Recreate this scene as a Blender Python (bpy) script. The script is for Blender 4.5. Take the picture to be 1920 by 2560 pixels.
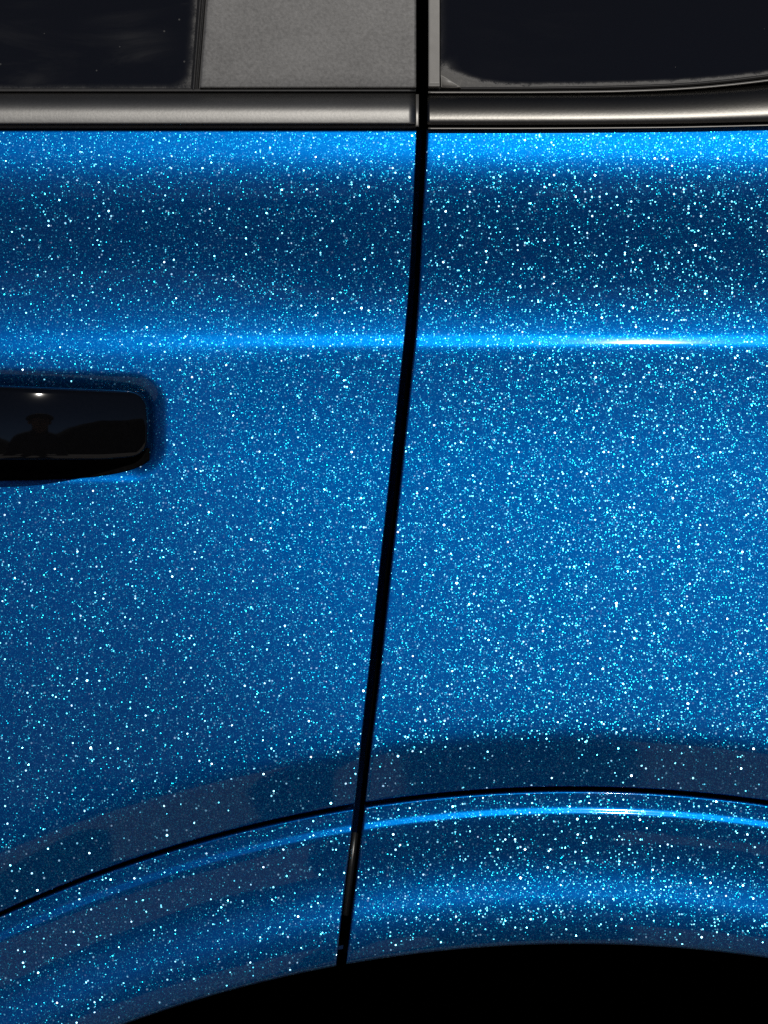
import bpy, bmesh, math, random
import numpy as np
from mathutils import Vector

# ------------------------------------------------------------------ clear
for o in list(bpy.data.objects):
    bpy.data.objects.remove(o, do_unlink=True)
SC = bpy.context.scene
COL = SC.collection
R = math.radians

# ------------------------------------------------------------------ camera, sky, sun, exposure
S = 0.25 / 1920.0            # metres on the car's side per drawing unit
D = 0.70                     # camera distance to the side of the car
ZC = 0.9266                  # camera height
cam = bpy.data.objects.new('camera', bpy.data.cameras.new('camera'))
COL.objects.link(cam)
cam.location = (0, -D, ZC)
cam.rotation_euler = (R(90), 0, 0)
cam.data.sensor_fit = 'VERTICAL'
cam.data.sensor_height = 24.0
cam.data.lens = 24.0 * D / (2560 * S)
cam.data.clip_start = 0.01
cam.data.clip_end = 5000
SC.camera = cam

SUN_ELEV, SUN_AZ = 38.0, 8.8          # azimuth: degrees to the right of straight behind the camera
sd = Vector((math.sin(R(SUN_AZ)) * math.cos(R(SUN_ELEV)), -math.cos(R(SUN_AZ)) * math.cos(R(SUN_ELEV)), math.sin(R(SUN_ELEV))))
world = bpy.data.worlds.new('World'); SC.world = world; world.use_nodes = True
nt = world.node_tree
bg = nt.nodes['Background']
sky = nt.nodes.new('ShaderNodeTexSky'); sky.sky_type = 'NISHITA'; sky.sun_disc = False
sky.sun_elevation = R(SUN_ELEV); sky.sun_rotation = R(180 - SUN_AZ)
sky.air_density = 0.7; sky.dust_density = 0.0; sky.ozone_density = 3.0; sky.altitude = 2500
nt.links.new(sky.outputs[0], bg.inputs[0]); bg.inputs[1].default_value = 0.05
sun = bpy.data.objects.new('sun', bpy.data.lights.new('sun', 'SUN'))
COL.objects.link(sun)
sun.data.energy = 3.0; sun.data.angle = R(0.53); sun.data.color = (1.0, 0.95, 0.88)
sun.rotation_euler = (-sd).to_track_quat('-Z', 'Y').to_euler()
sun.location = (0.5, -3, 3)

SC.view_settings.view_transform = 'Standard'
SC.view_settings.look = 'None'
SC.view_settings.exposure = -0.7
SC.view_settings.gamma = 1.0
SC.view_settings.use_curve_mapping = False
SC.cycles.use_denoising = False
SC.cycles.max_bounces = 6
SC.cycles.sample_clamp_indirect = 4.0

# ------------------------------------------------------------------ node helpers
def new_mat(name):
    m = bpy.data.materials.new(name); m.use_nodes = True
    n = m.node_tree.nodes; n.clear()
    out = n.new('ShaderNodeOutputMaterial')
    b = n.new('ShaderNodeBsdfPrincipled')
    m.node_tree.links.new(b.outputs[0], out.inputs[0])
    return m, m.node_tree, b

def val(x):
    return x

class G:
    """tiny node-graph helper"""
    def __init__(self, t): self.t = t; self.n = t.nodes; self.l = t.links
    def put(self, node, i, v):
        if v is None: return
        if hasattr(v, 'is_linked') or isinstance(v, bpy.types.NodeSocket): self.l.new(v, node.inputs[i])
        else: node.inputs[i].default_value = v
    def math(self, op, a, b=None, c=None, clamp=False):
        x = self.n.new('ShaderNodeMath'); x.operation = op; x.use_clamp = clamp
        self.put(x, 0, a); self.put(x, 1, b); self.put(x, 2, c); return x.outputs[0]
    def vmath(self, op, a, b=None, scale=None):
        x = self.n.new('ShaderNodeVectorMath'); x.operation = op
        self.put(x, 0, a); self.put(x, 1, b)
        if scale is not None: self.put(x, 3, scale)
        return x.outputs[0]
    def mapr(self, v, a, b, c, d, smooth=False):
        x = self.n.new('ShaderNodeMapRange'); x.clamp = True
        if smooth: x.interpolation_type = 'SMOOTHSTEP'
        for i, q in enumerate((v, a, b, c, d)): self.put(x, i, q)
        return x.outputs[0]
    def mixc(self, f, a, b):
        x = self.n.new('ShaderNodeMix'); x.data_type = 'RGBA'
        self.put(x, 0, f); self.put(x, 6, a); self.put(x, 7, b); return x.outputs[2]
    def mixf(self, f, a, b):
        x = self.n.new('ShaderNodeMix'); x.data_type = 'FLOAT'
        self.put(x, 0, f); self.put(x, 2, a); self.put(x, 3, b); return x.outputs[0]
    def mixv(self, f, a, b):
        x = self.n.new('ShaderNodeMix'); x.data_type = 'VECTOR'
        self.put(x, 0, f); self.put(x, 4, a); self.put(x, 5, b); return x.outputs[1]
    def coord(self): return self.n.new('ShaderNodeTexCoord').outputs['Object']
    def noise(self, vec, scale, detail=2, rough=0.5, dist=0):
        x = self.n.new('ShaderNodeTexNoise'); self.put(x, 'Vector', vec)
        x.inputs['Scale'].default_value = scale; x.inputs['Detail'].default_value = detail
        x.inputs['Roughness'].default_value = rough; x.inputs['Distortion'].default_value = dist
        return x.outputs[0]
    def voronoi(self, vec, scale):
        x = self.n.new('ShaderNodeTexVoronoi'); x.voronoi_dimensions = '3D'; x.feature = 'F1'
        self.put(x, 'Vector', vec); x.inputs['Scale'].default_value = scale
        return x.outputs['Distance'], x.outputs['Color']
    def bump(self, h, strength, distance=0.001):
        x = self.n.new('ShaderNodeBump'); x.inputs['Strength'].default_value = strength
        x.inputs['Distance'].default_value = distance; self.put(x, 'Height', h); return x.outputs[0]

# ------------------------------------------------------------------ materials
def paint_material():
    m, t, b = new_mat('blue_flake_paint')
    g = G(t)
    co = g.coord()
    N = t.nodes.new('ShaderNodeNewGeometry').outputs['Normal']
    base_n = N
    normal, rough, colr = N, 0.3, (0.0, 0.0, 0.0, 1)
    # flake layers: cell scale, flake radius, tilt, roughness range, colours, offset
    layers = [
        (2900.0, 0.54, 0.28, 0.20, 0.36, (0.00, 0.14, 0.24, 1), (0.01, 0.27, 0.37, 1), (0, 0, 0), 0.85),
        (1950.0, 0.52, 0.43, 0.15, 0.28, (0.012, 0.15, 0.23, 1), (0.05, 0.20, 0.29, 1), (3.1, 1.7, 5.3), 0.85),
        (1280.0, 0.47, 0.68, 0.14, 0.28, (0.04, 0.14, 0.20, 1), (0.10, 0.15, 0.22, 1), (7.7, 2.9, 1.1), 0.70),
    ]
    for sc, rad, tilt, r0, r1, c0, c1, off, keep in layers:
        p = g.vmath('ADD', co, off)
        dist, rc = g.voronoi(p, sc)
        sep = t.nodes.new('ShaderNodeSeparateColor'); g.put(sep, 0, rc)
        wn = t.nodes.new('ShaderNodeTexWhiteNoise'); wn.noise_dimensions = '3D'; g.put(wn, 'Vector', rc)
        sep2 = t.nodes.new('ShaderNodeSeparateColor'); g.put(sep2, 0, wn.outputs['Color'])
        rr = g.math('MULTIPLY_ADD', sep.outputs[2], rad * 0.55, rad * 0.45)
        mask = g.mapr(dist, rr, g.math('MULTIPLY', rr, 0.7), 0.0, 1.0)
        mask = g.math('MULTIPLY', mask, g.math('LESS_THAN', sep2.outputs[0], keep))
        v = g.vmath('SUBTRACT', rc, (0.5, 0.5, 0.5))
        v = g.vmath('SCALE', v, scale=2.0)
        va = g.vmath('ABSOLUTE', v)
        v = g.vmath('MULTIPLY', v, va)
        v = g.vmath('SCALE', v, scale=tilt)
        fn = g.vmath('NORMALIZE', g.vmath('ADD', base_n, v))
        fr = g.mapr(sep2.outputs[1], 0.0, 1.0, r0, r1)
        fc = g.mixc(sep2.outputs[2], c0, c1)
        hard = g.math('GREATER_THAN', mask, 0.001)
        normal = g.mixv(hard, normal, fn)
        rough = g.mixf(hard, rough, fr)
        colr = g.mixc(mask, colr, fc)
    gl = t.nodes.new('ShaderNodeBsdfAnisotropic'); gl.distribution = 'GGX'
    g.put(gl, 'Color', colr); g.put(gl, 'Roughness', rough); g.put(gl, 'Normal', normal)
    add = t.nodes.new('ShaderNodeAddShader')
    out = [n_ for n_ in t.nodes if n_.type == 'OUTPUT_MATERIAL'][0]
    g2 = t.nodes.new('ShaderNodeBsdfAnisotropic'); g2.distribution = 'GGX'      # fine turquoise pearl under the flakes
    g2.inputs['Color'].default_value = (0.0, 0.025, 0.003, 1); g2.inputs['Roughness'].default_value = 0.36
    add2 = t.nodes.new('ShaderNodeAddShader')
    t.links.new(b.outputs[0], add2.inputs[0]); t.links.new(g2.outputs[0], add2.inputs[1])
    t.links.new(add2.outputs[0], add.inputs[0]); t.links.new(gl.outputs[0], add.inputs[1]); t.links.new(add.outputs[0], out.inputs[0])
    b.inputs['Base Color'].default_value = (0.0, 0.045, 0.275, 1)
    b.inputs['Roughness'].default_value = 0.415
    b.inputs['Metallic'].default_value = 1.0
    b.inputs['Coat Weight'].default_value = 0.75
    b.inputs['Coat Roughness'].default_value = 0.036
    b.inputs['Coat IOR'].default_value = 1.5
    g.put(b, 'Coat Normal', base_n)
    return m

def simple(name, color, rough, metal=0.0, spec=0.5, coat=0.0, speck=0.0, speck_scale=2500, bump=0.0):
    m, t, b = new_mat(name); g = G(t)
    b.inputs['Roughness'].default_value = rough
    b.inputs['Metallic'].default_value = metal
    b.inputs['Specular IOR Level'].default_value = spec
    b.inputs['Coat Weight'].default_value = coat
    b.inputs['Coat Roughness'].default_value = 0.02
    co = g.coord()
    n1 = g.noise(co, speck_scale, 3, 0.6)
    n2 = g.noise(co, speck_scale * 0.06, 3, 0.55)
    f = g.math('ADD', g.math('MULTIPLY', n1, 0.7), g.math('MULTIPLY', n2, 0.3))
    f = g.mapr(f, 0.3, 0.7, 0.0, 1.0)
    c0 = tuple(x * (1 - speck) for x in color) + (1,)
    c1 = tuple(min(1, x * (1 + speck)) for x in color) + (1,)
    g.put(b, 'Base Color', g.mixc(f, c0, c1))
    if bump: g.put(b, 'Normal', g.bump(n1, bump, 0.0004))
    return m

def glass_material(name, wipes):
    m, t, b = new_mat(name); g = G(t)
    co = g.coord()
    at = t.nodes.new('ShaderNodeAttribute'); at.attribute_name = 'dust'
    d = at.outputs['Fac']
    n1 = g.noise(co, 260, 4, 0.65, 0.6)
    n2 = g.noise(co, 2200, 3, 0.6)
    nn = g.math('ADD', g.math('MULTIPLY', n1, 0.65), g.math('MULTIPLY', n2, 0.35))
    nn = g.math('MULTIPLY_ADD', nn, 1.5, -0.25)
    dust = g.math('MULTIPLY', d, g.mapr(nn, 0.2, 0.8, 0.12, 1.15))
    # faint dried wipe marks
    mp = t.nodes.new('ShaderNodeMapping'); g.put(mp, 0, co)
    mp.inputs['Rotation'].default_value = (0, R(24), 0); mp.inputs['Scale'].default_value = (14, 14, 75)
    w = g.noise(mp.outputs[0], 1.0, 5, 0.62, 1.2)
    w2 = g.noise(co, 16, 2, 0.5)
    wipe = g.math('MULTIPLY', g.mapr(w, 0.44, 0.75, 0, 1, True), g.mapr(w2, 0.42, 0.68, 0, 1, True))
    wipe = g.math('MULTIPLY', wipe, wipes)
    # sparse specks
    dd, cc = g.voronoi(co, 160)
    sp = g.math('MULTIPLY', g.math('LESS_THAN', dd, 0.05), 0.25)
    f = g.math('MAXIMUM', g.math('MAXIMUM', dust, wipe), sp, clamp=True)
    col = g.mixc(f, (0.0075, 0.0072, 0.0085, 1), (0.17, 0.168, 0.16, 1))
    g.put(b, 'Base Color', col)
    g.put(b, 'Roughness', g.mapr(f, 0, 0.6, 0.02, 0.6))
    b.inputs['IOR'].default_value = 1.45
    return m

PAINT = paint_material()
PILLAR = simple('satin_pillar_film', (0.152, 0.152, 0.150), 0.46, 0.0, 0.5, speck=0.42, speck_scale=950, bump=0.08)
SATIN = simple('satin_metal', (0.185, 0.184, 0.179), 0.45, 1.0, speck=0.12, speck_scale=1200, bump=0.05)
SATIN2 = simple('brushed_satin_metal', (0.092, 0.090, 0.085), 0.33, 1.0, speck=0.10, speck_scale=1200, bump=0.04)
TRIMGREY = simple('grey_trim_plastic', (0.24, 0.235, 0.22), 0.42, 0.0, speck=0.10, speck_scale=400)
BEAD = simple('grey_bead', (0.22, 0.215, 0.205), 0.40, 0.5, speck=0.06, speck_scale=600)
RUBBER = simple('black_rubber', (0.012, 0.012, 0.013), 0.5, 0.0, 0.4, speck=0.4, speck_scale=900)
GREYRUB = simple('worn_rubber', (0.030, 0.030, 0.031), 0.45, 0.0, 0.4, speck=0.3, speck_scale=900)
VOID = simple('black_liner_felt_and_shade', (0.004, 0.004, 0.0042), 0.95, 0.0, 0.0, speck=0.5, speck_scale=700)
GLOSS = simple('gloss_black', (0.0030, 0.0030, 0.0036), 0.05, 0.0, 0.5, speck=0.2, speck_scale=900)
GLOSSR = simple('glossy_rubber', (0.010, 0.010, 0.010), 0.30, 0.0, 0.5, speck=0.3, speck_scale=900)
JAMB = simple('jamb_paint', (0.003, 0.08, 0.32), 0.5, 0.0, 0.4)
GLASS_L = glass_material('tinted_glass_wiped', 0.32)
GLASS_R = glass_material('tinted_glass', 0.02)

# ------------------------------------------------------------------ object helpers
def link(name, me, mat, parent=None, smooth=True):
    o = bpy.data.objects.new(name, me); COL.objects.link(o)
    if mat: me.materials.append(mat)
    if smooth:
        me.polygons.foreach_set('use_smooth', [True] * len(me.polygons))
    if parent: o.parent = parent
    return o

def tag(o, label=None, cat=None, group=None, kind=None):
    for k, v in (('label', label), ('category', cat), ('group', group), ('kind', kind)):
        if v: o[k] = v
    return o

def empty(name, loc=(0, 0, 0)):
    o = bpy.data.objects.new(name, None); COL.objects.link(o); o.location = loc; return o

def W(px, py, h):
    """drawing units on the car's side + height out of it -> metres"""
    k = (D - h) / D
    return (px - 960.0) * S * k, -h, ZC + (1280.0 - py) * S * k

def grid_mesh(name, X, Y, Z, flip=False):
    nr, nc = X.shape
    me = bpy.data.meshes.new(name)
    v = np.stack([X, Y, Z], -1).reshape(-1, 3)
    idx = np.arange(nr * nc).reshape(nr, nc)
    a, b, c, d = idx[:-1, :-1], idx[1:, :-1], idx[1:, 1:], idx[:-1, 1:]
    f = np.stack([a, b, c, d] if not flip else [a, d, c, b], -1).reshape(-1, 4)
    me.from_pydata(v.tolist(), [], f.tolist()); me.update()
    return me

def arr(fn):
    return lambda q: np.asarray(fn(q), float) + 0.0 * np.asarray(q, float)

def const(c):
    return lambda q: np.full_like(np.asarray(q, float), c)

def edge_ds(r, n=6):
    return [r * (1 - math.sin(math.pi / 2 * k / n)) for k in range(0, n + 1)]   # r .. 0

def patch(name, mat, parent, xl, xr, yt, yb, us, rows, hfn, rnd=(0, 0, 0, 0), fl=0.012, dustfn=None):
    """A panel over drawing space between four boundary curves (rows run down, columns left to right);
    rnd = edge radii (left, right, top, bottom); fl = depth of the turned-in flange."""
    rl, rr, rt, rb = rnd
    cols = []       # (a, b, flange)
    if rl: cols += [(0, 0, 1)] + [(0, d, 0) for d in reversed(edge_ds(rl))][:-1]
    cols += [(u, rl * (1 - u) - rr * u, 0) for u in us]
    if rr: cols += [(1, -d, 0) for d in edge_ds(rr)][1:] + [(1, 0, 1)]
    rws = []        # (kind, value, b, flange)
    if rt: rws += [('a', 0, 0, 1)] + [('a', 0, d, 0) for d in reversed(edge_ds(rt))][:-1]
    rws += [r + (0,) if len(r) == 3 else r for r in rows]
    if rb: rws += [('a', 1, -d, 0) for d in edge_ds(rb)][1:] + [('a', 1, 0, 1)]
    ca = np.array([c[0] for c in cols])[None, :]; cb = np.array([c[1] for c in cols])[None, :]
    cf = np.array([c[2] for c in cols])[None, :]
    rf = np.array([r[3] for r in rws])[:, None]
    nr, nc = len(rws), len(cols)
    y = np.zeros((nr, nc)); x = np.zeros((nr, nc))
    ra = np.array([r[1] if r[0] == 'a' else 0 for r in rws], float)[:, None]
    rbb = np.array([r[2] if r[0] == 'a' else 0 for r in rws], float)[:, None]
    isabs = np.array([1.0 if r[0] == 'y' else 0.0 for r in rws])[:, None]
    rabs = np.array([r[1] if r[0] == 'y' else 0 for r in rws], float)[:, None]
    seg = np.array([r[2] if r[0] == 's' else 0 for r in rws], float)[:, None]
    isseg = np.array([1.0 if r[0] == 's' else 0.0 for r in rws])[:, None]
    sfr = np.array([r[1] if r[0] == 's' else 0 for r in rws], float)[:, None]
    y = y + 1000.0
    for _ in range(14):
        L, Rr = xl(y), xr(y)
        x = L * (1 - ca) + Rr * ca + cb
        T, B = yt(x), yb(x)
        ya = T * (1 - ra) + B * ra + rbb
        ys = seg * (1 - sfr) + (B - rb) * sfr
        y = (1 - isabs - isseg) * ya + isabs * rabs + isseg * ys
    h = hfn(x, y)
    for r_, d in ((rl, x - xl(y)), (rr, xr(y) - x), (rt, y - yt(x)), (rb, yb(x) - y)):
        if r_:
            dd = np.clip(d, 0, r_)
            h = h - (r_ - np.sqrt(np.maximum(0, r_ ** 2 - (r_ - dd) ** 2))) * S
    X, Y, Z = W(x, y, h)
    Y = Y + fl * np.maximum(cf, rf)
    me = grid_mesh(name, X, Y, Z)
    if dustfn:
        at = me.attributes.new('dust', 'FLOAT', 'POINT')
        at.data.foreach_set('value', np.clip(dustfn(x, y), 0, 1).reshape(-1).tolist())
    return link(name, me, mat, parent)

def loft(name, mat, parent, xs, prof, caps=True):
    """prof: list of (yfun(x), h or hfun(x)); a bar swept along x"""
    xs = np.asarray(xs, float)
    ys = np.stack([arr(p[0])(xs) if callable(p[0]) else np.full_like(xs, p[0]) for p in prof])
    hs = np.stack([arr(p[1])(xs) if callable(p[1]) else np.full_like(xs, p[1]) for p in prof])
    X, Y, Z = W(np.broadcast_to(xs, ys.shape), ys, hs)
    me = grid_mesh(name, X, Y, Z)
    if caps:
        bm = bmesh.new(); bm.from_mesh(me); bm.verts.ensure_lookup_table()
        nr, nc = ys.shape
        for c in (0, nc - 1):
            vs = [bm.verts[r * nc + c] for r in range(nr)]
            try: bm.faces.new(vs if c == 0 else vs[::-1])
            except ValueError: pass
        bm.to_mesh(me); bm.free()
    return link(name, me, mat, parent)

def tube(name, mat, parent, pts, rad, n=10):
    pts = [Vector(p) for p in pts]
    X = np.zeros((len(pts), n + 1)); Y = X.copy(); Z = X.copy()
    for i, p in enumerate(pts):
        t = (pts[min(i + 1, len(pts) - 1)] - pts[max(i - 1, 0)]).normalized()
        a = t.orthogonal().normalized() if i == 0 else (a - t * a.dot(t)).normalized()
        b_ = t.cross(a)
        for k in range(n + 1):
            q = p + (a * math.cos(2 * math.pi * k / n) + b_ * math.sin(2 * math.pi * k / n)) * rad
            X[i, k], Y[i, k], Z[i, k] = q
    return link(name, grid_mesh(name, X, Y, Z), mat, parent)

def sstep(a, b, v):
    q = np.clip((np.asarray(v, float) - a) / (b - a), 0, 1)
    return q * q * (3 - 2 * q)

def lerp_tab(tab):
    xs = [a for a, _ in tab]; vs = [b for _, b in tab]
    return lambda q: np.interp(q, xs, vs)

def smooth_tab(tab, lo, hi, sig, step=1.0):
    """angle table (degrees) smoothed by a gaussian, then integrated to a height table"""
    ys = np.arange(lo, hi, step)
    a = np.interp(ys, [p[0] for p in tab], [p[1] for p in tab])
    k = np.arange(-int(4 * sig), int(4 * sig) + 1); w = np.exp(-(k * step) ** 2 / (2 * sig * sig)); w /= w.sum()
    pad = len(k) // 2
    a = np.convolve(np.pad(a, pad, mode='edge'), w, mode='valid')
    h = np.concatenate([[0], np.cumsum(np.tan(np.radians((a[1:] + a[:-1]) / 2)) * step * S)])
    return lambda q: np.interp(q, ys, h)

# ------------------------------------------------------------------ the lines of the body (drawing units)
GAP = [(-1000, 1042, 1070), (0, 1042, 1070), (200, 1042, 1070), (340, 1043, 1069.5), (400, 1038, 1066), (500, 1033, 1060),
       (600, 1029, 1055), (700, 1023, 1050.5), (800, 1017, 1045), (981, 996, 1025), (1200, 973, 1003), (1300, 963, 991.5),
       (1400, 951, 980), (1500, 941, 969.5), (1600, 931, 960), (1750, 914, 943), (1850, 902, 929.5), (1950, 893, 920),
       (2043, 883, 911), (2100, 876, 904), (2200, 863, 891), (2300, 852, 879), (2400, 841, 868), (2700, 806, 833), (3500, 712, 739)]
gy = np.array([g_[0] for g_ in GAP], float)
def spl(vals):
    ys = np.arange(-1000, 3501, 4.0)
    a = np.interp(ys, gy, vals)
    k = np.exp(-np.arange(-60, 61) ** 2 / (2 * 18.0 ** 2)); k /= k.sum()
    a = np.convolve(np.pad(a, 60, mode='edge'), k, mode='valid')
    return lambda q: np.interp(q, ys, a)
gapL = spl([g_[1] + 1.5 for g_ in GAP]); gapR = spl([g_[2] - 1.5 for g_ in GAP])

CXO, CYO, RO = 1430.0, 5385.0, 3413.0       # line between body and arch trim
CXI, CYI, RI = 1440.0, 5635.0, 3275.0       # opening of the wheel arch
def yo(x): return CYO - np.sqrt(np.maximum(1.0, RO ** 2 - (np.asarray(x, float) - CXO) ** 2))
def yi(x): return CYI - np.sqrt(np.maximum(1.0, RI ** 2 - (np.asarray(x, float) - CXI) ** 2))
def panel_bot(x): return yo(x) - 5.5
def trim_top(x): return yo(x) + 6

# angle of the surface against the vertical, going down (degrees; + faces up)
PROF = [(300, 8), (330, 10), (345, 11.8), (380, 11), (415, 6), (460, 0), (510, -3.1), (580, -3.8), (640, -3.0), (720, 0), (780, 5),
        (820, 8.5), (836, 10.5), (842, 15.7), (846, 16.2), (860, 17.2), (864, 13), (870, 8.8), (880, 6.5), (905, 5.2), (1000, 6.5), (1150, 9), (1400, 10), (1700, 10.5), (2400, 8)]
h_sharp = smooth_tab(PROF, 290, 4000, 1.6)
PROF_SOFT = [(300, 8), (330, 10), (345, 11.5), (380, 11), (418, 6.5), (465, 0.5), (515, -2.5), (580, -3.4), (640, -2), (720, 2), (780, 6),
             (820, 9), (845, 13.5), (862, 14.5), (874, 13.5), (895, 8.5), (930, 7), (1000, 6.5), (1150, 8), (1400, 8), (1700, 7.5), (2400, 6)]
h_soft = smooth_tab(PROF_SOFT, 290, 4000, 10.0)
ARCH = [(-60, -13), (0, -13), (50, -13), (95, -12.6), (118, -10), (135, -5), (152, -1.6), (185, -0.3), (230, 0), (900, 0)]
_as = np.arange(-60, 900, 1.0)
_aa = np.interp(_as, [p[0] for p in ARCH], [p[1] for p in ARCH])
_ah = np.concatenate([[0], np.cumsum(np.tan(np.radians(_aa[1:])) * S)]); _ah -= _ah[-1]
def h_arch(s): return -np.interp(s, _as, _ah)       # going up (growing s) the tucked edge comes back out

def sd_box(x, y, x0, x1, y0, y1, r):
    cx, cy = (x0 + x1) / 2, (y0 + y1) / 2
    qx = np.abs(x - cx) - (x1 - x0) / 2 + r; qy = np.abs(y - cy) - (y1 - y0) / 2 + r
    return np.hypot(np.maximum(qx, 0), np.maximum(qy, 0)) + np.minimum(np.maximum(qx, qy), 0) - r

def h_body(x, y):
    w = sstep(700, 60, 700 + 60 - np.asarray(x, float)) if False else 1 - sstep(200, 950, x)
    h = h_sharp(y) * (1 - w) + h_soft(y) * w
    s = np.hypot(x - CXO, y - CYO) - RO
    return h + h_arch(s)

HX0, HX1 = -980.0, 373.0                      # ends of the door handle
def h_door(x, y):
    h = h_body(x, y)
    slope = 13.0 * np.clip(x / 344.0, 0, 1)
    d = sd_box(x, y - slope, HX0 - 6, HX1 + 4, 960, 1164 - 14 * sstep(40, 380, x), 48)
    dep = 0.0027 * (1 - np.clip((d + 8) / 50.0, 0, 1)) ** 1.7
    return h - dep

# ------------------------------------------------------------------ setting: ground and hills
def plain_material(name, c0, c1, scale, rough=0.95, scale2=None, bump=0.0):
    m, t, b = new_mat(name); g = G(t); co = g.coord()
    n = g.noise(co, scale, 6, 0.65)
    n2 = g.noise(co, scale2 or scale * 30, 3, 0.6)
    f = g.mapr(g.math('ADD', g.math('MULTIPLY', n, 0.6), g.math('MULTIPLY', n2, 0.4)), 0.3, 0.7, 0, 1)
    g.put(b, 'Base Color', g.mixc(f, c0 + (1,), c1 + (1,))); b.inputs['Roughness'].default_value = rough
    b.inputs['Specular IOR Level'].default_value = 0.2
    if bump: g.put(b, 'Normal', g.bump(n2, bump, 0.01))
    return m
GROUND = plain_material('pale_concrete', (0.50, 0.46, 0.42), (0.64, 0.59, 0.54), 1.2, 0.95, 60, 0.3)
HILL = plain_material('dark_wooded_hill', (0.018, 0.022, 0.012), (0.04, 0.042, 0.025), 0.05, 1.0)

n = 41
gx = np.linspace(-1, 1, n); gx = np.sign(gx) * np.abs(gx) ** 3 * 2500
X, Yg = np.meshgrid(gx, -gx)
tag(link('ground', grid_mesh('ground', X, Yg, np.zeros_like(X)), GROUND), 'pale concrete ground the car stands on', 'ground', kind='structure')

rng = np.random.RandomState(5)
ang = np.linspace(R(-178), R(-2), 240)
ridge = np.interp(np.degrees(ang), [-178, -150, -125, -105, -96, -88, -80, -68, -52, -35, -2],
                  [20, 30, 40, 33, 24, 17, 24, 42, 56, 60, 30])
for k in range(1, 7):
    ridge = ridge + 1.8 / k ** 1.5 * np.sin(ang * (7 * 1.9 ** k) + rng.rand() * 6)
rad = [170, 185, 200, 214, 224, 240, 280]
frac = [-0.02, 0.12, 0.38, 0.72, 1.0, 0.9, -0.02]
X = np.array([[r_ * math.cos(a) for a in ang] for r_ in rad])
Yh = np.array([[r_ * math.sin(a) for a in ang] for r_ in rad])
Zh = np.array([[f_ * z for z in ridge] for f_ in frac])
tag(link('hills', grid_mesh('hills', X, Yh, Zh, flip=True), HILL), 'dark wooded hills along the horizon opposite the car', 'hills', kind='structure')

# ------------------------------------------------------------------ the car
car = tag(empty('car'), 'metallic blue car with sparkling flake paint, satin grey window trim and black door handle', 'car')

def dense(lo, hi, f0, f1, step_in, step_out):
    """stations lo..hi, fine between f0 and f1, as fractions"""
    a = np.arange(max(lo, f0), min(hi, f1), step_in)
    out = list(a)
    if lo < f0: out = list(np.linspace(lo, f0, max(3, int((f0 - lo) / step_out)))[:-1]) + out
    if hi > f1: out = out + list(np.linspace(f1, hi, max(3, int((hi - f1) / step_out))))
    elif out[-1] < hi: out.append(hi)
    q = np.array(out); return ((q - lo) / (hi - lo)).tolist()

body_rows = [('y', float(v), 0) for v in
             list(np.arange(336, 440, 4)) + list(np.arange(440, 820, 8)) + list(np.arange(820, 844, 3)) + list(np.arange(844, 876, 1.5)) +
             list(np.arange(876, 1250, 6)) + list(np.arange(1250, 1451, 10))]
body_rows += [('s', float(f), 1450.0) for f in np.linspace(0, 1, 110)[1:]]

XLEFT, XRIGHT = -1250.0, 3100.0
door = patch('door', PAINT, car, const(XLEFT), gapL, const(323), panel_bot, dense(XLEFT, 1000, -40, 1001, 6, 30), body_rows, h_door, (0, 4, 9, 4), 0.014)
door['label'] = 'blue door left of the upright shut line'
def q_top(x): return 324 - 13 * sstep(1300, 2000, x)
quarter_rows = [('a', 0, 12 + v) for v in np.arange(0, 30, 4)] + [('y', r_[1], 0) if r_[0] == 'y' else r_ for r_ in body_rows if r_[0] != 'y' or r_[1] > 366]
quarter = patch('quarter_panel', PAINT, car, gapR, const(XRIGHT), q_top, panel_bot, dense(1000, XRIGHT, 999, 1960, 6, 30), quarter_rows, h_body, (5, 0, 9, 4), 0.014)
quarter['label'] = 'blue rear quarter panel above the wheel arch'

# arch trim: angle table across its width (0 = top edge, 1 = opening)
TRIM = [(0, 6), (0.05, 7), (0.10, 9), (0.114, 20), (0.119, 22.4), (0.139, 23.8), (0.145, 15), (0.156, 6), (0.20, 3.5), (0.30, 2.5), (0.40, 4.5), (0.50, 9),
        (0.60, 13.5), (0.68, 15), (0.76, 10.5), (0.86, 6), (0.95, -1), (1.0, -5)]
_ts = np.linspace(0, 1, 400)
_ta = np.interp(_ts, [p[0] for p in TRIM], [p[1] for p in TRIM])
_ta = np.convolve(np.pad(_ta, 2, mode='edge'), np.ones(5) / 5, mode='valid')
_th = np.concatenate([[0], np.cumsum(np.tan(np.radians(_ta[1:])) * 370 / 399 * S)])
def h_trim(x, y):
    t_ = (y - trim_top(x)) / (yi(x) - trim_top(x))
    base = h_body(x, panel_bot(x))
    return base + 0.0015 + np.interp(t_, _ts, _th)
trim_rows = [('a', float(f), 5 * (1 - f) - 12 * f) for f in list(np.linspace(0, 0.22, 70)) + list(np.linspace(0.22, 1, 70))[1:]]
ta = patch('wheel_arch_trim', PAINT, car, const(XLEFT), gapL, trim_top, yi, dense(XLEFT, 900, -40, 901, 8, 30), trim_rows, h_trim, (0, 5, 5, 12), 0.022)
tb = patch('wheel_arch_trim', PAINT, car, gapR, const(XRIGHT), trim_top, yi, dense(880, XRIGHT, 879, 1960, 4, 30), trim_rows, h_trim, (5, 0, 5, 12), 0.022)

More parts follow.
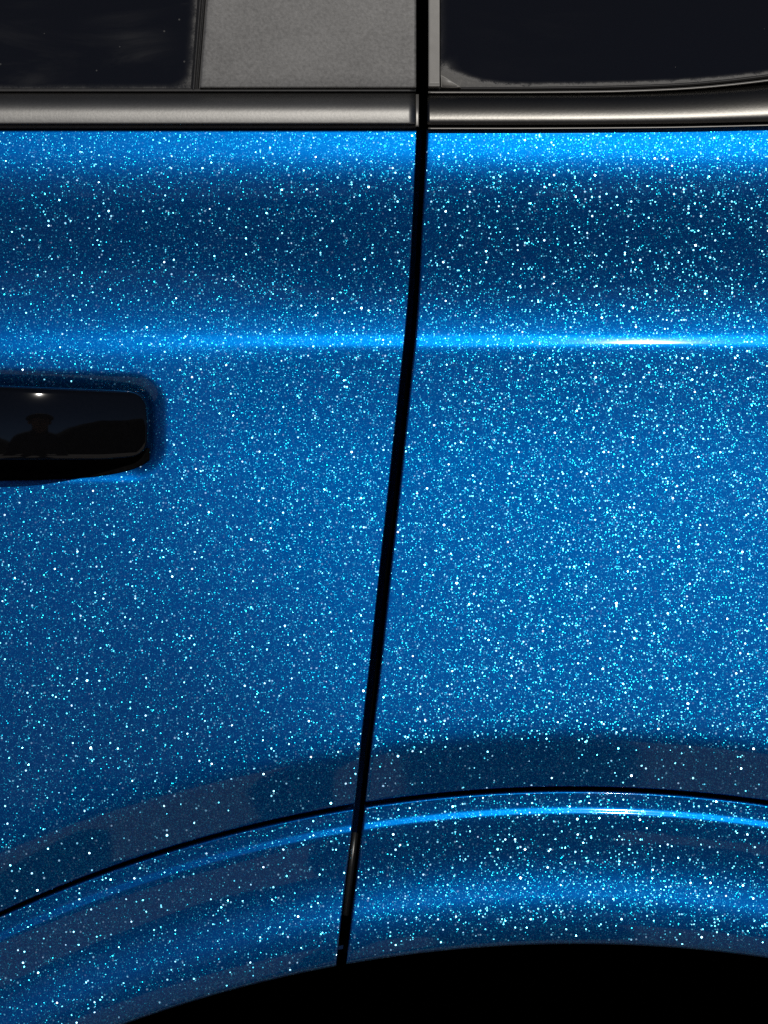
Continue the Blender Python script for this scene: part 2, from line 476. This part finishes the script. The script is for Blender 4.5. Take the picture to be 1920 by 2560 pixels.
# depth behind the shut line: body-coloured jamb, black weather seal, dark body shell, wheel arch liner
sy = [('a', f, 0) for f in np.linspace(0, 1, 90)]
patch('door_jamb', JAMB, car, lambda y: gapL(y) - 60, lambda y: gapR(y) + 60, const(326), lambda x: yi(x) - 40, [0, .25, .5, .75, 1], sy,
      lambda x, y: h_body(x, np.minimum(y, 1950)) - 0.057)
pts = []
for y_ in np.linspace(-300, 2380, 120):
    x_ = float(gapR(y_)) - 3
    hh = float(h_body(np.array(x_), np.array(min(max(y_, 324), 1950)))) - 0.019
    pts.append(W(x_, y_, hh))
tube('weather_seal', VOID, car, pts, 0.0012)
pts = []
for y_ in np.linspace(2085, 2285, 30):
    q = (y_ - 2085) / 200.0
    x_ = float(gapL(y_)) + 9
    pts.append(W(x_, y_, float(h_trim(np.array(x_), np.array(y_))) - 0.0045 - 0.004 * (2 * q - 1) ** 2))
tube('edge_seal', GLOSSR, car, pts, 0.0011)
patch('inner_shell', VOID, car, const(XLEFT), const(XRIGHT), const(-1000), lambda x: (yo(x) + yi(x)) / 2, np.linspace(0, 1, 60), [('a', f, 0) for f in np.linspace(0, 1, 40)],
      lambda x, y: h_body(x, np.clip(y, 324, 1600)) * 0 - 0.066 + 0 * x)

WX, WZ = (CXI - 960) * S, ZC + (1280 - CYI) * S
RL = RI * S + 0.004
th = np.linspace(R(-10), R(190), 90)
prof = [(0.012, RL), (0.05, RL + 0.012), (0.30, RL + 0.012), (0.34, RL - 0.03), (0.35, 0.02)]
X = np.array([[WX + r_ * math.cos(a) for a in th] for _, r_ in prof])
Yl = np.array([[y_ for a in th] for y_, _ in prof])
Zl = np.array([[max(0.14, WZ + r_ * math.sin(a)) for a in th] for _, r_ in prof])
link('wheel_arch_liner', grid_mesh('wheel_arch_liner', X, Yl, Zl), VOID, car)

# ---- door top: glass, run channel, pillar panel, sill strip, moulding
TG = math.tan(R(6.0))
def h_up(h0, y0): return lambda x, y: h0 - TG * (y0 - y) * S + 0 * x
def glass_r(y): return 477.5 + (222 - np.asarray(y, float)) * 0.074
def pill_l(y): return 499.5 + (220 - np.asarray(y, float)) * 0.08
def dustL(x, y):
    de = glass_r(y) - x; db = 222 - y
    d = np.minimum(de, db)
    corner = np.hypot(np.maximum(60 - de, 0), np.maximum(60 - db, 0))
    m_ = np.maximum(0.42 * np.exp(-(np.maximum(de, 0) / 11) ** 2), 0.35 * np.exp(-(np.maximum(db, 0) / 7) ** 2))
    return np.maximum(m_, 0.45 * sstep(44, 72, corner))
grow = [('a', f, 0) for f in np.concatenate([np.linspace(0, 0.79, 14), np.linspace(0.8, 1, 90)])]
patch('window_glass', GLASS_L, door, const(XLEFT), glass_r, const(-900), const(224), dense(XLEFT, 480, -40, 481, 5, 40), grow, h_up(-0.0060, 222), dustfn=dustL)
def h_run(x, y):
    q = (x - glass_r(y)) / (pill_l(y) - glass_r(y))
    return h_up(-0.0050, 222)(x, y) + 0.0010 * np.exp(-((q - 0.72) / 0.10) ** 2) + 0.0012 * np.exp(-((q - 0.28) / 0.22) ** 2)
patch('glass_run_channel', GREYRUB, door, lambda y: glass_r(y) - 1, lambda y: pill_l(y) + 2, const(-900), const(224), np.linspace(0, 1, 28), [('a', f, 0) for f in np.linspace(0, 1, 20)], h_run)
pp = patch('pillar_panel', PILLAR, door, pill_l, const(1040.5), const(-900), const(220), np.linspace(0, 1, 40), [('a', f, 5 * (-f)) for f in np.linspace(0, 1, 40)], h_up(-0.0030, 220), (5, 6, 0, 5), 0.006)
pp['label'] = 'satin grey film on the window pillar'
xsL = np.concatenate([np.linspace(XLEFT, 0, 20), np.linspace(20, 1040, 60)])
loft('sill_strip', GREYRUB, door, xsL, [(219, -0.012), (221, -0.0046), (225, -0.0040), (229, -0.0040), (231, -0.0052), (233, -0.012)])
def mould_prof(y0, y1, ang_tab, h_end, n=26):
    """convex moulding between curves y0(x), y1(x): list of (y(x), h) with the angles of ang_tab along it"""
    fs = np.linspace(0, 1, n)
    a = np.interp(fs, [p[0] for p in ang_tab], [p[1] for p in ang_tab])
    hh = np.concatenate([[0], np.cumsum(np.tan(np.radians((a[1:] + a[:-1]) / 2)) / (n - 1))])
    out = []
    for f, hv in zip(fs, hh):
        out.append((lambda x, f=f: y0(x) * (1 - f) + y1(x) * f,
                    lambda x, hv=hv, tot=hh[-1]: h_end - (tot - hv) * (y1(x) - y0(x)) * S))
    top = out[0]; bot = out[-1]
    under = [(lambda x: y1(x) + 1.5, lambda x: h_end - 0.0006 + 0 * x), (lambda x: y1(x) + 1.8, lambda x: h_end - 0.012 + 0 * x)]
    return [(lambda x: y0(x) - 0.5, lambda x: top[1](x) - 0.008)] + out + under
MA = [(0, 64), (0.15, 59), (0.32, 46), (0.45, 34), (0.57, 22), (0.66, 15), (0.80, 10.5), (0.93, 6), (1, 2)]
bl = loft('belt_moulding', SATIN, door, np.concatenate([np.linspace(XLEFT, 0, 20), np.linspace(20, 1038, 60)]), mould_prof(const(233.5), const(309), MA, 0.0029))
bl['label'] = 'satin grey belt moulding under the door window'
loft('moulding_end_cap', BEAD, door, np.linspace(1039.5, 1047, 5), [(p[0], (lambda x, f=p[1]: f(x) - 0.0009)) for p in mould_prof(const(236), const(316), MA, 0.0028)])
loft('moulding_seal', GREYRUB, door, xsL, [(306, -0.006), (309, 0.0008), (313, 0.0014), (319, 0.0012), (322, 0.0002), (323, -0.008)])
# small stone chip on the moulding
fs = W(996.5, 268, 0.0008)
bm = bmesh.new(); bmesh.ops.create_icosphere(bm, subdivisions=2, radius=0.00062)
for v in bm.verts: v.co += Vector((fs[0] + 0.0001 * math.sin(v.co.x * 9e3), fs[1] + 0.0006, fs[2]))
me = bpy.data.meshes.new('grit_speck'); bm.to_mesh(me); bm.free()
link('grit_speck', me, RUBBER, door)

# ---- quarter side: trim strip, corner piece, glass, bead, moulding
gl_b = lerp_tab([(1000, 216), (1300, 216), (1500, 213.5), (1600, 211), (1710, 206.5), (1800, 199), (1920, 185), (2100, 158), (2600, 60), (3200, -90)])
def smooth_fn(f, s=60):
    xs = np.arange(900, 3300, 5.0); a = f(xs); k = np.exp(-np.arange(-40, 41) ** 2 / (2 * (s / 5) ** 2)); k /= k.sum()
    a = np.convolve(np.pad(a, 40, mode='edge'), k, mode='valid'); return lambda q: np.interp(q, xs, a)
gl_b = smooth_fn(gl_b, 45)
bead_c = smooth_fn(lerp_tab([(1000, 231), (1300, 231), (1500, 229.5), (1600, 227), (1710, 222.5), (1800, 215), (1920, 201.5), (2100, 175), (2600, 78), (3200, -70)]), 45)
mo_top = smooth_fn(lerp_tab([(1000, 237), (1300, 237), (1500, 236.5), (1600, 234), (1710, 229), (1800, 221.5), (1920, 208), (2100, 182), (2600, 85), (3200, -62)]), 45)
mo_bot = smooth_fn(lerp_tab([(1000, 311), (1300, 311), (1500, 310), (1700, 308), (1920, 303), (2100, 297), (2600, 275), (3200, 240)]), 45)
q_top2 = q_top
def dustR(x, y):
    de = x - 1103; db = gl_b(x) - y
    cx_, cy_ = 230.0, 62.0
    u_ = np.maximum(cx_ - de, 0) / cx_; v_ = np.maximum(cy_ - db, 0) / cy_
    corner = (u_ ** 2.2 + v_ ** 2.2) ** (1 / 2.2)
    m_ = np.maximum(0.55 * np.exp(-(np.maximum(db, 0) / 5) ** 2), 0.10 * np.exp(-(np.maximum(de, 0) / 9) ** 2))
    return np.maximum(m_, np.where(de < cx_ * 0.98, 1, 0) * 0.75 * sstep(0.74, 1.08, corner) * sstep(100, 40, db) if False else 1.0 * sstep(0.78, 1.10, corner) * (1 - sstep(20, 85, db)))
patch('window_glass', GLASS_R, quarter, const(1101.5), const(XRIGHT), const(-900), lambda x: gl_b(x) + 2, dense(1101, XRIGHT, 1100, 1960, 5, 40), grow, lambda x, y: h_up(-0.0060, 222)(x, y), dustfn=dustR)
def h_ledge(h0):
    def f(x, y):
        base = h_up(h0, 216)(x, y)
        return base + 0.0010 * np.clip((y - 207.5) / 8, 0, 1)
    return f
lrows = [('a', f, -3 * f) for f in list(np.linspace(0, 0.985, 24)) + list(np.linspace(0.9885, 1.0, 12))]
ts = patch('window_trim_strip', TRIMGREY, quarter, const(1071), const(1099.5), const(-900), const(216), np.linspace(0, 1, 8), lrows, h_ledge(-0.0026), (3, 2, 0, 3), 0.006)
# triangular corner piece
def tri(name, pts2, h0, depth, mat, parent):
    bm = bmesh.new()
    f = [bm.verts.new(W(a, b_, h0 - TG * (216 - b_) * S)) for a, b_ in pts2]
    k = [bm.verts.new(Vector(v.co) + Vector((0, depth, 0))) for v in f]
    nn = len(f)
    bm.faces.new(f[::-1])
    for i in range(nn): bm.faces.new((f[i], f[(i + 1) % nn], k[(i + 1) % nn], k[i]))
    bmesh.ops.recalc_face_normals(bm, faces=bm.faces[:])
    bmesh.ops.bevel(bm, geom=[e for e in bm.edges if e.verts[0] in f and e.verts[1] in f], offset=0.00045, segments=3, affect='EDGES')
    me = bpy.data.meshes.new(name); bm.to_mesh(me); bm.free()
    return link(name, me, mat, parent, smooth=True)
tri('corner_trim', [(1102.5, 186), (1153, 216.5), (1102.5, 216.5)], -0.0030, 0.004, TRIMGREY, quarter)
xsR = np.concatenate([np.linspace(1070.5, 1960, 110), np.linspace(1990, XRIGHT, 30)])
loft('window_bead', BEAD, quarter, xsR, [(lambda x: bead_c(x) - 3.4, -0.006), (lambda x: bead_c(x) - 3.0, -0.0034), (lambda x: bead_c(x) - 1.5, -0.0027),
      (lambda x: bead_c(x) + 0.8, -0.0024), (lambda x: bead_c(x) + 2.6, -0.0027), (lambda x: bead_c(x) + 3.2, -0.006)])
loft('glass_seal', RUBBER, quarter, xsR, [(lambda x: gl_b(x) + 0.5, -0.010), (lambda x: gl_b(x) + 1.5, -0.0055), (lambda x: gl_b(x) + 6, -0.0050), (lambda x: bead_c(x) - 4.2, -0.0062), (lambda x: bead_c(x) - 4.0, -0.012)])
MB_ = [(0, 58), (0.10, 52), (0.25, 42), (0.45, 32), (0.62, 23), (0.74, 17.5), (0.82, 12), (0.88, 2), (0.94, -8), (1, -16)]
br = loft('belt_moulding', SATIN2, quarter, np.concatenate([np.linspace(1068.5, 1960, 110), np.linspace(1990, XRIGHT, 30)]), mould_prof(mo_top, mo_bot, MB_, 0.0027))
br['label'] = 'satin grey moulding curving up under the rear side window'
def ml(x): return mo_bot(x) + 9.5
loft('moulding_ledge', BEAD, quarter, xsR, [(lambda x: mo_bot(x) + 2.6, -0.006), (lambda x: ml(x) - 5.5, -0.0006), (lambda x: ml(x) - 2.4, 0.0004), (lambda x: ml(x) - 1.6, 0.0016), (lambda x: ml(x) + 1.4, 0.0024), (lambda x: ml(x) + 2.4, 0.0022), (lambda x: ml(x) + 3, -0.006)])

# ---- door handle
handle = empty('door_handle'); handle.parent = door
def hy0(x): return 964 + 13 * np.clip(np.asarray(x, float) / 344.0, 0, 1.1)
def hy1(x): return 1149 - 7 * sstep(240, 370, x)
RH, RV = 0.085, 0.045
h0_door = float(h_soft(1050))
def h_handle(x, y):
    dx = (x - 102) * S; dz = (981 - y) * S
    ex = np.maximum(dx, -0.0125)                 # flat beyond the curved end
    az = math.tan(R(9.0))
    flat = np.minimum(dx + 0.0125, 0)            # <0 left of the curve
    hx = -az * ex - ex ** 2 / (2 * RH)
    aup = math.tan(R(17.4))
    q = np.maximum(dz, -0.0105); fl_ = np.minimum(dz + 0.0105, 0)
    hz = -aup * q - q ** 2 / (2 * RV) - (aup - 0.0105 / RV) * fl_ - fl_ ** 2 / (2 * 0.11)
    return h0_door + 0.0118 + hx + hz - 0.0006 + 0 * flat
rc = 40.0
def h_xr(y):
    y = np.asarray(y, float)
    ytop, ybot = 976.0, 1143.0
    d1 = np.clip((ytop + rc - y) / rc, 0, 1); d2 = np.clip((y - (ybot - rc * 1.0)) / (rc * 1.0), 0, 1)
    bow = 6 * ((y - 1075) / 80.0) ** 2
    return HX1 - bow - rc * (1 - np.sqrt(1 - d1 ** 2)) - rc * (1 - np.sqrt(1 - d2 ** 2))
hrows = [('a', f, 14 * (1 - f) - 10 * f) for f in np.linspace(0, 1, 48)]
patch('handle_grip', GLOSS, handle, const(HX0), h_xr, hy0, hy1, dense(HX0, 373, -40, 374, 6, 30), hrows, h_handle, (10, 14, 14, 10), 0.016)
shade_b = lerp_tab([(0, 1202), (100, 1200), (174, 1197), (235, 1192), (289, 1184), (330, 1174), (362, 1160), (374, 1150)])  # flat black plate: shade of the scoop under the grip, put in as colour
patch('handle_shade_plate', VOID, handle, const(HX0), const(374), const(1120), shade_b, np.linspace(0, 1, 70), [('a', f, 0) for f in np.linspace(0, 1, 10)],
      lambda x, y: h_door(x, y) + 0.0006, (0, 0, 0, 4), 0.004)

# ---- wheel inside the arch (below the picture's edge)
wheel = empty('wheel'); wheel.parent = car
RT = WZ
tp = [(0.06, 0.235), (0.045, 0.27), (0.04, 0.315), (0.055, RT - 0.008), (0.08, RT), (0.24, RT), (0.27, RT - 0.01), (0.285, 0.31), (0.27, 0.235), (0.06, 0.235)]
th = np.linspace(0, 2 * math.pi, 97)
def lathe(name, pr, mat, parent):
    X = np.array([[WX + r_ * math.cos(a) for a in th] for _, r_ in pr])
    Y_ = np.array([[y_ for a in th] for y_, _ in pr])
    Z_ = np.array([[WZ + r_ * math.sin(a) for a in th] for _, r_ in pr])
    return link(name, grid_mesh(name, X, Y_, Z_), mat, parent)
lathe('tyre', tp, RUBBER, wheel)
lathe('rim', [(0.055, 0.238), (0.062, 0.225), (0.10, 0.215), (0.25, 0.215), (0.26, 0.236)], GLOSS, wheel)
for k in range(5):
    a0 = 2 * math.pi * k / 5 + math.pi / 2
    bm = bmesh.new()
    vs = []
    for r_, w_, y_ in ((0.03, 0.030, 0.075), (0.12, 0.022, 0.068), (0.222, 0.030, 0.072)):
        for y2 in (y_, y_ + 0.02):
            for s_ in (-1, 1):
                vs.append(bm.verts.new((WX + r_ * math.cos(a0) - s_ * w_ * math.sin(a0), y2, WZ + r_ * math.sin(a0) + s_ * w_ * math.cos(a0))))
    for i in range(2):
        b0 = i * 4
        for q in ((0, 1, 5, 4), (2, 6, 7, 3), (0, 4, 6, 2), (1, 3, 7, 5)): bm.faces.new([vs[b0 + j] for j in q])
    bmesh.ops.recalc_face_normals(bm, faces=bm.faces[:])
    me = bpy.data.meshes.new('spoke'); bm.to_mesh(me); bm.free()
    link('spoke', me, SATIN, wheel, smooth=False)
lathe('hub_cap', [(0.066, 0.0005), (0.068, 0.03), (0.09, 0.04)], GLOSS, wheel)

# ------------------------------------------------------------------ the photographer mirrored in the handle: bending forward, cap on, phone held out
CLOTH = simple('dark_jacket', (0.022, 0.022, 0.026), 0.85, speck=0.3, speck_scale=300)
SKIN = simple('skin', (0.35, 0.20, 0.14), 0.55, speck=0.1, speck_scale=120)
CAPM = simple('dark_cap', (0.015, 0.015, 0.018), 0.8, speck=0.3, speck_scale=400)
PHONE = simple('phone_back', (0.02, 0.02, 0.022), 0.25, speck=0.1)
person = tag(empty('person', (0, 0, 0)), 'person bending forward in dark jacket and flat cap, mirrored in the door handle', 'person')
V, E, RAD = [], [], []
def vtx(p, r, parent=None):
    V.append(p); RAD.append(r); i = len(V) - 1
    if parent is not None: E.append((parent, i))
    return i
PX = 0.045
pel = vtx((PX, -1.38, 0.86), 0.120)
wa = vtx((PX, -1.28, 0.94), 0.120)
E.append((pel, wa))
ch = vtx((PX, -1.14, 1.00), 0.135, wa)
ub = vtx((PX, -1.05, 1.03), 0.105, ch)
nk = vtx((PX, -0.99, 1.07), 0.060, ub)
hb = vtx((PX, -0.96, 1.13), 0.068, nk)
hm = vtx((PX, -0.95, 1.20), 0.092, hb)
ht = vtx((PX, -0.96, 1.27), 0.080, hm)
ns = vtx((PX, -0.855, 1.19), 0.016, hm)
for s in (-1, 1):
    sh = vtx((PX + s * 0.20, -1.03, 1.04), 0.072, ub)
    el = vtx((s * 0.25, -0.93, 0.80), 0.048, sh)
    wr = vtx((s * 0.085, -0.79, 0.855), 0.030, el)
    pm = vtx((s * 0.052, -0.755, 0.875), 0.027, wr)
    for k, (dz, ln) in enumerate(((0.034, 0.9), (0.014, 1.0), (-0.006, 0.95), (-0.024, 0.78))):
        f1 = vtx((s * 0.050, -0.738, 0.880 + dz), 0.0095, pm)
        f2 = vtx((s * 0.046, -0.726, 0.884 + dz), 0.0085, f1)
        vtx((s * (0.046 - 0.016 * ln), -0.7225, 0.884 + dz), 0.0075, f2)
    t1 = vtx((s * 0.040, -0.752, 0.900), 0.011, pm)
    vtx((s * 0.026, -0.748, 0.915), 0.009, t1)
    hp = vtx((PX + s * 0.095, -1.39, 0.80), 0.085, pel)
    kn = vtx((PX + s * 0.11, -1.33, 0.46), 0.058, hp)
    an = vtx((PX + s * 0.11, -1.40, 0.085), 0.042, kn)
    vtx((PX + s * 0.125, -1.25, 0.042), 0.040, an)
me = bpy.data.meshes.new('body'); me.from_pydata(V, E, []); me.update()
body = link('body', me, CLOTH, person, smooth=False)
body.modifiers.new('skin', 'SKIN').use_smooth_shade = True
for i, r_ in enumerate(RAD):
    me.skin_vertices[0].data[i].radius = (r_, r_)
    me.skin_vertices[0].data[i].use_root = (i == pel)
body.modifiers.new('sub', 'SUBSURF').levels = 2
body.modifiers['sub'].render_levels = 2
def ellip_grid(name, c, rx, ry, rz, t0, t1, mat, parent):
    u = np.linspace(0, 2 * math.pi, 33); v = np.linspace(t0, t1, 12)
    U, Vv = np.meshgrid(u, v)
    return link(name, grid_mesh(name, c[0] + rx * np.cos(Vv) * np.cos(U), c[1] + ry * np.cos(Vv) * np.sin(U), c[2] + rz * np.sin(Vv), flip=True), mat, parent)
cap = empty('cap'); cap.parent = person
ellip_grid('crown', (PX, -0.96, 1.245), 0.120, 0.128, 0.075, R(-12), R(90), CAPM, cap)
ellip_grid('brim', (PX, -0.88, 1.243), 0.092, 0.105, 0.010, R(-90), R(90), CAPM, cap)
face = ellip_grid('face', (PX, -0.935, 1.19), 0.078, 0.088, 0.105, R(-90), R(90), SKIN, person)
for s in (-1, 1):
    ellip_grid('ear', (PX + s * 0.088, -0.95, 1.19), 0.014, 0.022, 0.034, R(-90), R(90), SKIN, person)
bm = bmesh.new(); bmesh.ops.create_cube(bm, size=1)
for v in bm.verts: v.co = Vector((v.co.x * 0.075, -0.716 + v.co.y * 0.008, 0.893 + v.co.z * 0.158))
bmesh.ops.bevel(bm, geom=bm.edges[:], offset=0.003, segments=3, affect='EDGES')
me = bpy.data.meshes.new('phone'); bm.to_mesh(me); bm.free()
tag(link('phone', me, PHONE), 'dark phone held upright in the bending person\'s hands', 'phone')
